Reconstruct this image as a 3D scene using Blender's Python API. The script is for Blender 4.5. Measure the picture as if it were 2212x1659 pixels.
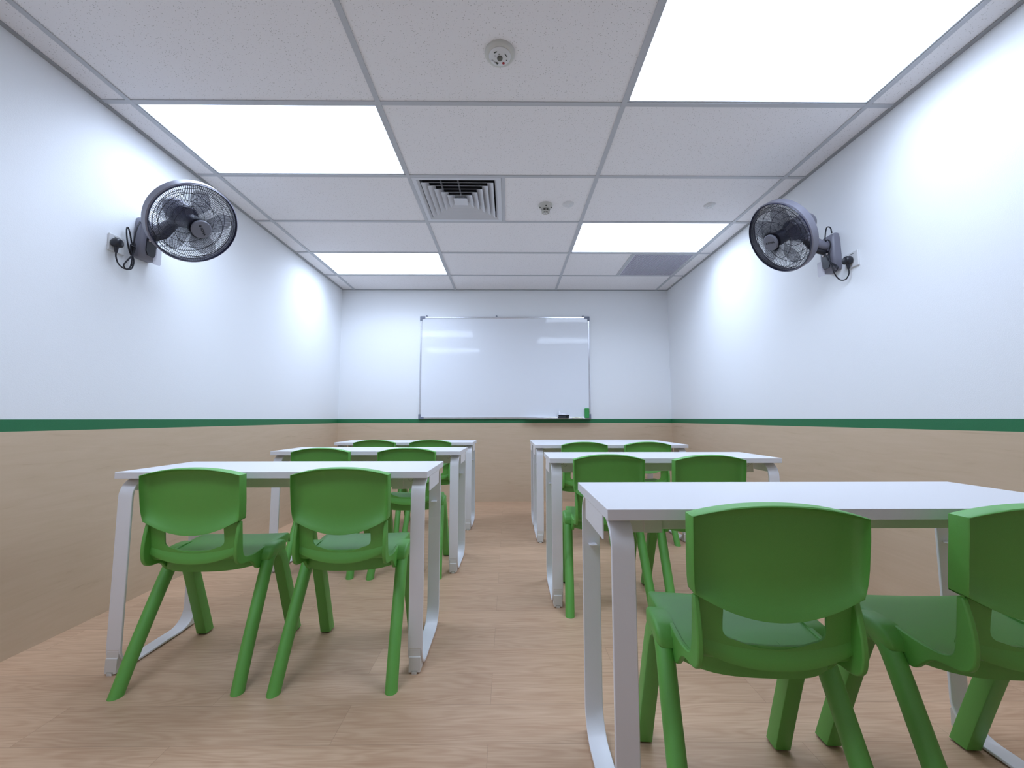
import bpy, bmesh, math, random
from mathutils import Vector, Matrix
random.seed(7)
PI = math.pi
for o in list(bpy.data.objects): bpy.data.objects.remove(o)
SC = bpy.context.scene
COL = SC.collection

# ------------------------------------------------------------------ camera
CAM_H = 0.9439
cam = bpy.data.cameras.new('camera'); camo = bpy.data.objects.new('camera', cam); COL.objects.link(camo)
cam.sensor_fit = 'HORIZONTAL'; cam.sensor_width = 36.0
cam.lens = 36.0*881.29/2212.0; cam.clip_start = 0.02
yaw, pit, rol = math.radians(-0.481), math.radians(4.877), math.radians(-0.038)
fw = Vector((-math.sin(yaw)*math.cos(pit), math.cos(yaw)*math.cos(pit), math.sin(pit)))
rt = Vector((math.cos(yaw), math.sin(yaw), 0)); up = rt.cross(fw)
r2 = rt*math.cos(rol)+up*math.sin(rol); u2 = -rt*math.sin(rol)+up*math.cos(rol)
camo.matrix_world = Matrix(((r2.x, u2.x, -fw.x, 0), (r2.y, u2.y, -fw.y, 0), (r2.z, u2.z, -fw.z, CAM_H), (0, 0, 0, 1)))
SC.camera = camo

# ------------------------------------------------------------------ world, exposure, light levels
w = bpy.data.worlds.new('world'); SC.world = w; w.use_nodes = True
w.node_tree.nodes['Background'].inputs[0].default_value = (0.02, 0.02, 0.02, 1)
w.node_tree.nodes['Background'].inputs[1].default_value = 0.1
SC.view_settings.view_transform = 'Standard'; SC.view_settings.look = 'None'
SC.view_settings.gamma = 1; SC.view_settings.use_curve_mapping = False
SC.view_settings.exposure = 1.22
PANEL_POWER = 1.9      # glow of the diffuser sheet itself
LAMP_WATT = 4.9        # area lamp added just under each diffuser to throw more light downward
LAMP_SPREAD = 146
PANEL_COLOR = (0.64, 0.77, 1.0)

# ------------------------------------------------------------------ dimensions
XL, XR, YB, YR = -1.983, 1.908, 4.771, -1.35
ZC = 2.476
GX = [-1.836, -0.636, 0.564, 1.764]
GY = [1.871+0.6*k for k in range(-5, 5)]

# ------------------------------------------------------------------ materials
def newmat(name):
    m = bpy.data.materials.new(name); m.use_nodes = True
    return m, m.node_tree.nodes, m.node_tree.links, m.node_tree.nodes['Principled BSDF']
def mat(name, col, rough=0.5, metal=0.0, spec=0.5, bump=None, coat=0.0, alpha=1.0, trans=0.0):
    m, N, L, b = newmat(name)
    b.inputs['Base Color'].default_value = (*col, 1); b.inputs['Roughness'].default_value = rough
    b.inputs['Metallic'].default_value = metal; b.inputs['Specular IOR Level'].default_value = spec
    b.inputs['Coat Weight'].default_value = coat; b.inputs['Alpha'].default_value = alpha
    b.inputs['Transmission Weight'].default_value = trans
    if bump:
        sc, st = bump
        t = N.new('ShaderNodeTexNoise'); t.inputs['Scale'].default_value = sc; t.inputs['Detail'].default_value = 3
        tc = N.new('ShaderNodeTexCoord'); L.new(tc.outputs['Object'], t.inputs['Vector'])
        bp = N.new('ShaderNodeBump'); bp.inputs['Strength'].default_value = st; bp.inputs['Distance'].default_value = 0.002
        L.new(t.outputs['Fac'], bp.inputs['Height']); L.new(bp.outputs['Normal'], b.inputs['Normal'])
    return m
M = {}
M['paint'] = mat('wall paint', (0.87, 0.88, 0.89), 0.6, spec=0.3, bump=(260, 0.25))
M['stripe'] = mat('green paint stripe', (0.016, 0.165, 0.060), 0.5, bump=(260, 0.2))
M['bar'] = mat('ceiling grid metal', (0.52, 0.53, 0.55), 0.5, bump=(30, 0.05))
M['angle'] = mat('wall angle metal', (0.36, 0.37, 0.38), 0.5, bump=(30, 0.05))
M['slab'] = mat('void board', (0.05, 0.05, 0.05), 0.9, bump=(20, 0.1))
M['table'] = mat('white melamine', (0.74, 0.73, 0.74), 0.38, spec=0.4, bump=(900, 0.06))
M['edge'] = mat('white edging', (0.76, 0.74, 0.76), 0.45, bump=(900, 0.06))
M['steel'] = mat('white powder coat', (0.82, 0.81, 0.84), 0.28, spec=0.5, bump=(700, 0.12))
M['foot'] = mat('grey white plastic', (0.70, 0.67, 0.64), 0.5, bump=(500, 0.1))
M['beam'] = mat('painted beam', (0.74, 0.72, 0.66), 0.5, bump=(400, 0.08))
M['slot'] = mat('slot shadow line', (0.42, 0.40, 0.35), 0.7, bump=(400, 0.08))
M['green'] = mat('green polypropylene', (0.112, 0.40, 0.058), 0.46, spec=0.85, bump=(1400, 0.25))
M['rubber'] = mat('black rubber', (0.012, 0.012, 0.012), 0.7, bump=(500, 0.1))
M['black'] = mat('black plastic', (0.012, 0.012, 0.018), 0.4, bump=(500, 0.1))
M['cord'] = mat('black cable', (0.010, 0.010, 0.016), 0.45, bump=(500, 0.1))
M['fangrey'] = mat('fan grey plastic', (0.20, 0.195, 0.235), 0.38, bump=(600, 0.1))
M['fancap'] = mat('fan cap grey', (0.16, 0.16, 0.19), 0.42, bump=(600, 0.1))
M['fandark'] = mat('dark navy plastic', (0.012, 0.013, 0.04), 0.35, bump=(600, 0.1))
M['wire'] = mat('dark cage wire', (0.02, 0.02, 0.028), 0.4, metal=0.3, bump=(600, 0.05))
M['blade'] = mat('smoky blade', (0.06, 0.065, 0.13), 0.25, alpha=0.55, bump=(200, 0.05))
M['clear'] = mat('clear tag', (0.8, 0.78, 0.85), 0.2, alpha=0.5, bump=(200, 0.05))
M['white'] = mat('white plastic', (0.72, 0.72, 0.72), 0.35, bump=(600, 0.05))
M['offwhite'] = mat('cream plastic', (0.60, 0.59, 0.54), 0.4, bump=(600, 0.05))
M['diffw'] = mat('diffuser white', (0.66, 0.67, 0.70), 0.4, bump=(300, 0.05))
M['grille'] = mat('grille grey', (0.60, 0.58, 0.68), 0.45, metal=0.0, bump=(300, 0.05))
M['filter'] = mat('grey filter mesh', (0.30, 0.30, 0.36), 0.9, bump=(200, 0.1))
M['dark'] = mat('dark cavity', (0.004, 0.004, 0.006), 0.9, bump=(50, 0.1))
M['alu'] = mat('aluminium', (0.75, 0.76, 0.80), 0.22, metal=0.9, bump=(300, 0.03))
M['corner'] = mat('grey corner plastic', (0.20, 0.22, 0.28), 0.5, bump=(300, 0.05))
M['eraser'] = mat('green foam', (0.05, 0.32, 0.08), 0.8, bump=(900, 0.4))
M['red'] = mat('red lens', (0.35, 0.005, 0.01), 0.3, bump=(300, 0.02))
M['lens'] = mat('grey lens', (0.12, 0.12, 0.10), 0.2, bump=(300, 0.02))
M['mark'] = mat('dark print', (0.05, 0.06, 0.04), 0.6, bump=(300, 0.02))
M['print'] = mat('black print', (0.008, 0.008, 0.012), 0.5, bump=(300, 0.02))
M['button'] = mat('pale button', (0.7, 0.62, 0.6), 0.4, bump=(300, 0.02))
M['paper'] = mat('crumpled white film', (0.8, 0.8, 0.84), 0.3, bump=(300, 0.3))
M['cream'] = mat('cream cloth', (0.72, 0.70, 0.52), 0.8, bump=(300, 0.3))

def panel_mat():
    m, N, L, b = newmat('lit diffuser')
    b.inputs['Base Color'].default_value = (0.8, 0.8, 0.8, 1); b.inputs['Roughness'].default_value = 0.5
    t = N.new('ShaderNodeTexNoise'); t.inputs['Scale'].default_value = 1.5
    tc = N.new('ShaderNodeTexCoord'); L.new(tc.outputs['Object'], t.inputs['Vector'])
    mr = N.new('ShaderNodeMapRange'); mr.inputs['To Min'].default_value = PANEL_POWER*0.97; mr.inputs['To Max'].default_value = PANEL_POWER*1.03
    L.new(t.outputs['Fac'], mr.inputs['Value'])
    b.inputs['Emission Color'].default_value = (*PANEL_COLOR, 1); L.new(mr.outputs['Result'], b.inputs['Emission Strength'])
    return m
M['panel'] = panel_mat()

def board_mat():
    m, N, L, b = newmat('whiteboard enamel')
    b.inputs['Base Color'].default_value = (0.84, 0.86, 0.90, 1); b.inputs['Roughness'].default_value = 0.045
    b.inputs['Specular IOR Level'].default_value = 0.6
    tc = N.new('ShaderNodeTexCoord'); mp = N.new('ShaderNodeMapping'); mp.inputs['Scale'].default_value = (6, 6, 30)
    t = N.new('ShaderNodeTexNoise'); t.inputs['Scale'].default_value = 1.6; t.inputs['Detail'].default_value = 2
    bp = N.new('ShaderNodeBump'); bp.inputs['Strength'].default_value = 0.05; bp.inputs['Distance'].default_value = 0.003
    L.new(tc.outputs['Object'], mp.inputs['Vector']); L.new(mp.outputs['Vector'], t.inputs['Vector'])
    L.new(t.outputs['Fac'], bp.inputs['Height']); L.new(bp.outputs['Normal'], b.inputs['Normal'])
    return m
M['board'] = board_mat()

def tile_mat():
    m, N, L, b = newmat('mineral fibre tile')
    b.inputs['Roughness'].default_value = 0.9; b.inputs['Specular IOR Level'].default_value = 0.1
    tc = N.new('ShaderNodeTexCoord')
    n1 = N.new('ShaderNodeTexNoise'); n1.inputs['Scale'].default_value = 60; n1.inputs['Detail'].default_value = 1
    va = N.new('ShaderNodeMixRGB'); va.blend_type = 'ADD'; va.inputs[0].default_value = 0.012
    L.new(tc.outputs['Object'], va.inputs[1]); L.new(n1.outputs['Color'], va.inputs[2])
    v = N.new('ShaderNodeTexVoronoi'); v.inputs['Scale'].default_value = 135; v.inputs['Randomness'].default_value = 1.0
    L.new(va.outputs[0], v.inputs['Vector'])
    sep = N.new('ShaderNodeSeparateColor'); L.new(v.outputs['Color'], sep.inputs[0])
    # each cell draws its own hole size; some cells have none
    rad = N.new('ShaderNodeMapRange'); rad.inputs['From Min'].default_value = 0.25; rad.inputs['To Min'].default_value = 0.12; rad.inputs['To Max'].default_value = 0.27
    L.new(sep.outputs[0], rad.inputs['Value'])
    lt = N.new('ShaderNodeMath'); lt.operation = 'LESS_THAN'
    L.new(v.outputs['Distance'], lt.inputs[0]); L.new(rad.outputs['Result'], lt.inputs[1])
    gt = N.new('ShaderNodeMath'); gt.operation = 'GREATER_THAN'; gt.inputs[1].default_value = 0.12
    L.new(sep.outputs[1], gt.inputs[0])
    mu = N.new('ShaderNodeMath'); mu.operation = 'MULTIPLY'; L.new(lt.outputs[0], mu.inputs[0]); L.new(gt.outputs[0], mu.inputs[1])
    mx = N.new('ShaderNodeMixRGB'); mx.inputs[1].default_value = (0.88, 0.86, 0.86, 1); mx.inputs[2].default_value = (0.56, 0.54, 0.52, 1)
    L.new(mu.outputs[0], mx.inputs[0]); L.new(mx.outputs[0], b.inputs['Base Color'])
    bp = N.new('ShaderNodeBump'); bp.invert = True; bp.inputs['Strength'].default_value = 0.3; bp.inputs['Distance'].default_value = 0.001
    L.new(mu.outputs[0], bp.inputs['Height']); L.new(bp.outputs['Normal'], b.inputs['Normal'])
    return m
M['tile'] = tile_mat()

def floor_mat():
    m, N, L, b = newmat('oak vinyl planks')
    b.inputs['Roughness'].default_value = 0.42; b.inputs['Specular IOR Level'].default_value = 0.35
    PWID, PLEN = 0.1665, 0.92
    tc = N.new('ShaderNodeTexCoord'); sx = N.new('ShaderNodeSeparateXYZ'); L.new(tc.outputs['Object'], sx.inputs[0])
    def math_(op, a, b_=None, v=None):
        n = N.new('ShaderNodeMath'); n.operation = op
        if hasattr(a, 'links'): L.new(a, n.inputs[0])
        else: n.inputs[0].default_value = a
        if b_ is not None: L.new(b_, n.inputs[1])
        elif v is not None: n.inputs[1].default_value = v
        return n.outputs[0]
    yy = math_('DIVIDE', math_('SUBTRACT', sx.outputs['Y'], v=1.440), v=PWID)
    row = math_('FLOOR', yy); fy = math_('SUBTRACT', yy, row)
    par = math_('MODULO', math_('ADD', row, v=100.0), v=2.0)
    off = math_('MULTIPLY', par, v=0.5)
    xx = math_('ADD', math_('DIVIDE', math_('SUBTRACT', sx.outputs['X'], v=-0.06), v=PLEN), off)
    colm = math_('FLOOR', xx); fx = math_('SUBTRACT', xx, colm)
    # per plank random
    cmb = N.new('ShaderNodeCombineXYZ'); L.new(row, cmb.inputs[0]); L.new(colm, cmb.inputs[1])
    wn = N.new('ShaderNodeTexWhiteNoise'); L.new(cmb.outputs[0], wn.inputs['Vector'])
    # grain space: stretched along x, shifted per plank
    sc = N.new('ShaderNodeVectorMath'); sc.operation = 'SCALE'; sc.inputs['Scale'].default_value = 37.0; L.new(wn.outputs['Color'], sc.inputs[0])
    ad = N.new('ShaderNodeVectorMath'); ad.operation = 'ADD'; L.new(tc.outputs['Object'], ad.inputs[0]); L.new(sc.outputs[0], ad.inputs[1])
    mp = N.new('ShaderNodeMapping'); mp.inputs['Scale'].default_value = (0.9, 7.0, 1.0); L.new(ad.outputs[0], mp.inputs['Vector'])
    n0 = N.new('ShaderNodeTexNoise'); n0.inputs['Scale'].default_value = 1.7; n0.inputs['Detail'].default_value = 2.5; n0.inputs['Roughness'].default_value = 0.45
    L.new(mp.outputs[0], n0.inputs['Vector'])
    # contour lines of the noise give cathedral grain
    rings = math_('SINE', math_('MULTIPLY', n0.outputs['Fac'], v=90.0))
    rings = math_('MULTIPLY', math_('ADD', rings, v=1.0), v=0.5)
    mp2 = N.new('ShaderNodeMapping'); mp2.inputs['Scale'].default_value = (5.0, 170.0, 1.0); L.new(ad.outputs[0], mp2.inputs['Vector'])
    n1 = N.new('ShaderNodeTexNoise'); n1.inputs['Scale'].default_value = 1.6; n1.inputs['Detail'].default_value = 4; L.new(mp2.outputs[0], n1.inputs['Vector'])
    mp3 = N.new('ShaderNodeMapping'); mp3.inputs['Scale'].default_value = (1.0, 9.0, 1.0); L.new(ad.outputs[0], mp3.inputs['Vector'])
    n2 = N.new('ShaderNodeTexNoise'); n2.inputs['Scale'].default_value = 2.2; n2.inputs['Detail'].default_value = 3; L.new(mp3.outputs[0], n2.inputs['Vector'])
    cr = N.new('ShaderNodeValToRGB'); e = cr.color_ramp.elements
    e[0].position = 0.30; e[0].color = (0.46, 0.275, 0.165, 1); e[1].position = 0.72; e[1].color = (0.64, 0.43, 0.28, 1)
    f1 = math_('MULTIPLY', rings, v=0.12); f2 = math_('MULTIPLY', n1.outputs['Fac'], v=0.50); f3 = math_('MULTIPLY', n2.outputs['Fac'], v=0.40)
    fs = math_('ADD', math_('ADD', f1, f2), f3)
    L.new(fs, cr.inputs[0])
    # tone per plank
    tv = N.new('ShaderNodeMapRange'); tv.inputs['To Min'].default_value = 0.93; tv.inputs['To Max'].default_value = 1.05; L.new(wn.outputs['Value'], tv.inputs['Value'])
    hs = N.new('ShaderNodeHueSaturation'); L.new(cr.outputs[0], hs.inputs['Color']); L.new(tv.outputs['Result'], hs.inputs['Value'])
    # seams
    ey = math_('LESS_THAN', math_('MINIMUM', fy, math_('SUBTRACT', 1.0, fy)), v=0.006)
    ex = math_('LESS_THAN', math_('MINIMUM', fx, math_('SUBTRACT', 1.0, fx)), v=0.0009)
    sm = math_('MAXIMUM', ey, ex)
    mx = N.new('ShaderNodeMixRGB'); L.new(math_('MULTIPLY', sm, v=0.30), mx.inputs[0]); L.new(hs.outputs[0], mx.inputs[1]); mx.inputs[2].default_value = (0.12, 0.075, 0.045, 1)
    L.new(mx.outputs[0], b.inputs['Base Color'])
    bp = N.new('ShaderNodeBump'); bp.inputs['Strength'].default_value = 0.12; bp.inputs['Distance'].default_value = 0.001
    L.new(fs, bp.inputs['Height']); L.new(bp.outputs['Normal'], b.inputs['Normal'])
    return m
M['floor'] = floor_mat()

def panelwood_mat():
    m, N, L, b = newmat('beech look wainscot')
    b.inputs['Roughness'].default_value = 0.6; b.inputs['Specular IOR Level'].default_value = 0.25
    tc = N.new('ShaderNodeTexCoord')
    sx = N.new('ShaderNodeSeparateXYZ'); L.new(tc.outputs['Object'], sx.inputs[0])
    # run = x + y so the grain follows whichever wall the panel is on; slightly tilted grain
    ru = N.new('ShaderNodeMath'); ru.operation = 'ADD'; L.new(sx.outputs['X'], ru.inputs[0]); L.new(sx.outputs['Y'], ru.inputs[1])
    cb = N.new('ShaderNodeCombineXYZ'); L.new(ru.outputs[0], cb.inputs[0]); L.new(sx.outputs['Z'], cb.inputs[1])
    mp = N.new('ShaderNodeMapping'); mp.inputs['Scale'].default_value = (3.0, 26.0, 1); mp.inputs['Rotation'].default_value = (0, 0, math.radians(2)); L.new(cb.outputs[0], mp.inputs['Vector'])
    n = N.new('ShaderNodeTexNoise'); n.inputs['Scale'].default_value = 1.3; n.inputs['Detail'].default_value = 6; n.inputs['Roughness'].default_value = 0.62; n.inputs['Distortion'].default_value = 0.7; L.new(mp.outputs[0], n.inputs['Vector'])
    mp2 = N.new('ShaderNodeMapping'); mp2.inputs['Scale'].default_value = (1.0, 2.5, 1); L.new(cb.outputs[0], mp2.inputs['Vector'])
    n2 = N.new('ShaderNodeTexNoise'); n2.inputs['Scale'].default_value = 1.2; n2.inputs['Detail'].default_value = 2; L.new(mp2.outputs[0], n2.inputs['Vector'])
    cr = N.new('ShaderNodeValToRGB'); e = cr.color_ramp.elements
    e[0].position = 0.30; e[0].color = (0.51, 0.375, 0.25, 1); e[1].position = 0.66; e[1].color = (0.655, 0.505, 0.36, 1)
    e2 = cr.color_ramp.elements.new(0.40); e2.color = (0.61, 0.465, 0.32, 1)
    mi = N.new('ShaderNodeMath'); mi.operation = 'MULTIPLY_ADD'; mi.inputs[1].default_value = 0.35; L.new(n2.outputs['Fac'], mi.inputs[0])
    ml = N.new('ShaderNodeMath'); ml.operation = 'MULTIPLY'; ml.inputs[1].default_value = 0.65; L.new(n.outputs['Fac'], ml.inputs[0]); L.new(ml.outputs[0], mi.inputs[2])
    L.new(mi.outputs[0], cr.inputs[0]); L.new(cr.outputs[0], b.inputs['Base Color'])
    bp = N.new('ShaderNodeBump'); bp.inputs['Strength'].default_value = 0.1; bp.inputs['Distance'].default_value = 0.001
    L.new(n.outputs['Fac'], bp.inputs['Height']); L.new(bp.outputs['Normal'], b.inputs['Normal'])
    return m
M['wood'] = panelwood_mat()

# ------------------------------------------------------------------ mesh helpers
def add_box(bm, x0, x1, y0, y1, z0, z1, mi=0, mtx=None):
    vs = [bm.verts.new((x, y, z)) for x in (x0, x1) for y in (y0, y1) for z in (z0, z1)]
    if mtx: 
        for v in vs: v.co = mtx @ v.co
    for f in ((0,1,3,2),(4,6,7,5),(0,4,5,1),(2,3,7,6),(0,2,6,4),(1,5,7,3)):
        fc = bm.faces.new([vs[i] for i in f]); fc.material_index = mi
    return vs
def add_loft(bm, rings, cap=True, closed=True, mi=0):
    R = [[bm.verts.new(p) for p in r] for r in rings]
    n = len(R[0])
    for a, b in zip(R, R[1:]):
        for i in range(n if closed else n-1):
            j = (i+1) % n
            f = bm.faces.new((a[i], a[j], b[j], b[i])); f.material_index = mi
    if cap:
        for r, rev in ((R[0], True), (R[-1], False)):
            f = bm.faces.new(list(reversed(r)) if rev else r); f.material_index = mi
    return R
def frames(pts, closed=False):
    out = []; n = len(pts); prev = None
    for i in range(n):
        if closed: t = (pts[(i+1) % n]-pts[i-1])
        else: t = pts[min(i+1, n-1)]-pts[max(i-1, 0)]
        t = t.normalized()
        if prev is None:
            a = Vector((0, 0, 1)) if abs(t.z) < 0.9 else Vector((1, 0, 0))
            nrm = (a-t*a.dot(t)).normalized()
        else:
            nrm = (prev-t*prev.dot(t)); nrm = nrm.normalized() if nrm.length > 1e-6 else Vector((1, 0, 0))
        prev = nrm; out.append((t, nrm, t.cross(nrm)))
    return out
def add_tube(bm, pts, r, seg=6, closed=False, cap=True, mi=0):
    pts = [Vector(p) for p in pts]; fr = frames(pts, closed); rings = []
    for i, (p, (t, a, b)) in enumerate(zip(pts, fr)):
        rr = r[i] if isinstance(r, (list, tuple)) else r
        rings.append([p+(a*math.cos(2*PI*k/seg)+b*math.sin(2*PI*k/seg))*rr for k in range(seg)])
    if closed: rings.append(rings[0]); cap = False
    add_loft(bm, rings, cap=cap, mi=mi)
def add_lathe(bm, prof, seg=32, mtx=None, mi=0, cap=True):
    """prof: list of (radius, height) around local Z"""
    rings = []
    for r, h in prof:
        rg = [Vector((r*math.cos(2*PI*k/seg), r*math.sin(2*PI*k/seg), h)) for k in range(seg)]
        if mtx: rg = [mtx @ p for p in rg]
        rings.append(rg)
    add_loft(bm, rings, cap=cap, mi=mi)
def add_prism(bm, outline, d0, d1, axis='y', mi=0, mtx=None):
    """outline: 2D points in the plane normal to axis"""
    def P(p, d):
        v = Vector((p[0], d, p[1])) if axis == 'y' else (Vector((d, p[0], p[1])) if axis == 'x' else Vector((p[0], p[1], d)))
        return mtx @ v if mtx else v
    add_loft(bm, [[P(p, d0) for p in outline], [P(p, d1) for p in outline]], mi=mi)
def smooth_path(pts, n=8, closed=False):
    pts = [Vector(p) for p in pts]; out = []; m = len(pts)
    rng = range(m) if closed else range(m-1)
    for i in rng:
        p0 = pts[(i-1) % m] if (closed or i > 0) else pts[0]
        p1 = pts[i]; p2 = pts[(i+1) % m]
        p3 = pts[(i+2) % m] if (closed or i+2 < m) else pts[-1]
        for k in range(n):
            t = k/n
            out.append(0.5*((2*p1)+(p2-p0)*t+(2*p0-5*p1+4*p2-p3)*t*t+(3*p1-p0-3*p2+p3)*t**3))
    if not closed: out.append(pts[-1])
    return out
def lerp_tab(tab, t):
    for (a, va), (b, vb) in zip(tab, tab[1:]):
        if t <= b:
            k = (t-a)/(b-a) if b > a else 0
            k = max(0, min(1, k))
            return va+(vb-va)*k
    return tab[-1][1]
def sstep(a, b, x):
    t = max(0, min(1, (x-a)/(b-a))); return t*t*(3-2*t)
def finish(bm, name, mats, smooth=False, angle=None, merge=0.0):
    if merge: bmesh.ops.remove_doubles(bm, verts=bm.verts, dist=merge)
    bmesh.ops.recalc_face_normals(bm, faces=bm.faces)
    me = bpy.data.meshes.new(name); bm.to_mesh(me); bm.free()
    for m in (mats if isinstance(mats, (list, tuple)) else [mats]): me.materials.append(m)
    if smooth:
        for p in me.polygons: p.use_smooth = True
        if angle:
            try: me.set_sharp_from_angle(angle=math.radians(angle))
            except Exception: pass
    return me
def obj(name, bm, mats, parent=None, smooth=False, angle=None, bevel=0.0, bseg=2, merge=0.0, mtx=None):
    me = bm if isinstance(bm, bpy.types.Mesh) else finish(bm, name, mats, smooth, angle, merge)
    o = bpy.data.objects.new(name, me); COL.objects.link(o)
    if parent: o.parent = parent
    if mtx is not None: o.matrix_local = mtx
    if bevel:
        b = o.modifiers.new('bevel', 'BEVEL'); b.width = bevel; b.segments = bseg; b.limit_method = 'ANGLE'; b.angle_limit = math.radians(35)
    return o
def tag(o, label=None, cat=None, group=None, kind=None):
    if label: o['label'] = label
    if cat: o['category'] = cat
    if group: o['group'] = group
    if kind: o['kind'] = kind
    return o
def empty(name, loc, rz=0):
    o = bpy.data.objects.new(name, None); COL.objects.link(o); o.location = loc; o.rotation_euler = (0, 0, rz)
    o.empty_display_size = 0.1
    return o
def struct(name, bm, mats, parent=None, **k):
    o = obj(name, bm, mats, parent, **k)
    if parent is None: o['kind'] = 'structure'
    return o
def copy_tree(o, parent=None):
    c = o.copy(); COL.objects.link(c); c.parent = parent
    for ch in [x for x in bpy.data.objects if x.parent == o]: copy_tree(ch, c)
    return c
def bake(o):
    """evaluate modifiers of o into its mesh"""
    dg = bpy.context.evaluated_depsgraph_get(); dg.update()
    me = bpy.data.meshes.new_from_object(o.evaluated_get(dg), preserve_all_data_layers=True, depsgraph=dg)
    o.modifiers.clear(); o.data = me
    return o
def box_bm(*a):
    bm = bmesh.new(); add_box(bm, *a); return bm

# ------------------------------------------------------------------ room shell
o = struct('floor', box_bm(XL-0.1, XR+0.1, YR-0.1, YB+0.1, -0.06, 0.0), M['floor'])
STR_T, STR_B = 0.943, 0.894
def wall(name, x0, x1, y0, y1, inner):
    wl = struct(name, box_bm(x0, x1, y0, y1, 0.0, ZC+0.17), M['paint'])
    # stripe and wainscot sheets on the inner face
    t1, t2 = 0.0015, 0.003
    def sheet(t, z0, z1):
        if inner == '+x': return box_bm(x1, x1+t, YR, YB, z0, z1)
        if inner == '-x': return box_bm(x0-t, x0, YR, YB, z0, z1)
        if inner == '-y': return box_bm(XL, XR, y0-t, y0, z0, z1)
        return box_bm(XL, XR, y1, y1+t, z0, z1)
    a = obj('green_stripe', sheet(t1, STR_B, STR_T), M['stripe'], wl); a['label'] = 'dark green painted stripe'
    b = obj('wood_panel', sheet(t2, 0.0, STR_B), M['wood'], wl); b['label'] = 'pale wood-look wainscot panel'
    return wl
wall('wall_left', XL-0.1, XL, YR-0.1, YB+0.1, '+x')
wall('wall_right', XR, XR+0.1, YR-0.1, YB+0.1, '-x')
wall('wall_back', XL, XR, YB, YB+0.1, '-y')
wall('wall_rear', XL, XR, YR-0.1, YR, '+y')

# ceiling: tiles laid in the grid; lights, diffuser and grille take their cells
LIGHTS = [(-1.836, 3.671), (-1.836, 1.871), (-1.836, 0.071), (0.564, 3.071), (0.564, 1.271)]
cells = []
xs = [XL]+GX+[XR]; ys = [YR]+[g for g in GY if g > YR+0.02]+[YB]
skip = set()
for (lx, ly) in LIGHTS: skip.add((round(lx, 2), round(ly, 2)))
bm = bmesh.new(); TZ = ZC+0.005; g = 0.002
def tile(x0, x1, y0, y1): add_box(bm, x0+g, x1-g, y0+g, y1-g, TZ, TZ+0.015, 0)
for x0, x1 in zip(xs, xs[1:]):
    for y0, y1 in zip(ys, ys[1:]):
        key = (round(x0, 2), round(y0, 2))
        if key in skip: continue
        if key == (-0.64, 2.47): tile(-0.036, x1, y0, y1); continue       # air diffuser fills the left half
        if key == (0.56, 3.67): tile(x0, 1.164, y0, y1); continue         # return grille fills the right half
        tile(x0, x1, y0, y1)
add_box(bm, XL, XR, YR, YB, ZC+0.14, ZC+0.17, 1)
struct('ceiling', bm, [M['tile'], M['slab']])
tn = 0
def bar(x0, x1, y0, y1, z0=ZC, z1=ZC+0.005, m='bar'):
    global tn; tn += 1
    b_ = bmesh.new(); add_box(b_, x0, x1, y0, y1, z0, z1)
    if m == 'bar':  # web of the tee above the flange
        if (x1-x0) > (y1-y0): add_box(b_, x0, x1, (y0+y1)/2-0.001, (y0+y1)/2+0.001, z1, z1+0.035)
        else: add_box(b_, (x0+x1)/2-0.001, (x0+x1)/2+0.001, y0, y1, z1, z1+0.035)
    struct('trim_%d' % tn, b_, M[m])
h = 0.012
for x in GX: bar(x-h, x+h, YR+0.02, YB-0.02)
for y in GY:
    if y < YR+0.05: continue
    for x0, x1 in zip(xs, xs[1:]):
        a = x0+(h if x0 != XL else 0.02); b = x1-(h if x1 != XR else 0.02)
        bar(a, b, y-h, y+h, ZC+0.0005)
bar(-0.036-h, -0.036+h, 2.471+h, 3.071-h, ZC+0.0005)
bar(1.164-h, 1.164+h, 3.671+h, 4.271-h, ZC+0.0005)
bar(XL, XL+0.02, YR, YB, ZC-0.001, ZC+0.02, 'angle'); bar(XR-0.02, XR, YR, YB, ZC-0.001, ZC+0.02, 'angle')
bar(XL+0.02, XR-0.02, YB-0.02, YB, ZC-0.001, ZC+0.02, 'angle'); bar(XL+0.02, XR-0.02, YR, YR+0.02, ZC-0.001, ZC+0.02, 'angle')

# ------------------------------------------------------------------ ceiling lights
def make_light():
    r = empty('ceiling_light', (0, 0, 0))
    ld = bpy.data.lights.new('lamp', 'AREA'); ld.shape = 'RECTANGLE'; ld.size = 1.155; ld.size_y = 0.555; ld.energy = LAMP_WATT
    ld.spread = math.radians(LAMP_SPREAD); ld.color = PANEL_COLOR
    lo = bpy.data.objects.new('lamp', ld); COL.objects.link(lo); lo.parent = r; lo.location = (0.6, 0.3, TZ+0.002)
    b_ = bmesh.new(); x0, x1, y0, y1 = h+0.001, 1.2-h-0.001, h+0.001, 0.6-h-0.001; f = 0.008
    z0, z1 = TZ-0.001, TZ+0.03
    add_box(b_, x0, x1, y0, y0+f, z0, z1); add_box(b_, x0, x1, y1-f, y1, z0, z1)
    add_box(b_, x0, x0+f, y0+f, y1-f, z0, z1); add_box(b_, x1-f, x1, y0+f, y1-f, z0, z1)
    obj('frame', b_, M['bar'], r)
    obj('diffuser', box_bm(x0+f, x1-f, y0+f, y1-f, TZ+0.004, TZ+0.012), M['panel'], r)
    return r
L0 = make_light()
lab = ['lit rectangular ceiling light panel over the left side near the whiteboard wall',
       'large lit ceiling light panel above the left wall fan',
       'lit ceiling light panel overhead on the left behind the viewpoint',
       'lit rectangular ceiling light panel on the right beside the grey return grille',
       'largest lit ceiling light panel, cut off by the top right of the picture']
for i, (lx, ly) in enumerate(LIGHTS):
    o = L0 if i == 0 else copy_tree(L0)
    o.location = (lx, ly, 0); tag(o, lab[i], 'ceiling light', 'lit panels in the grid ceiling')

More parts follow.
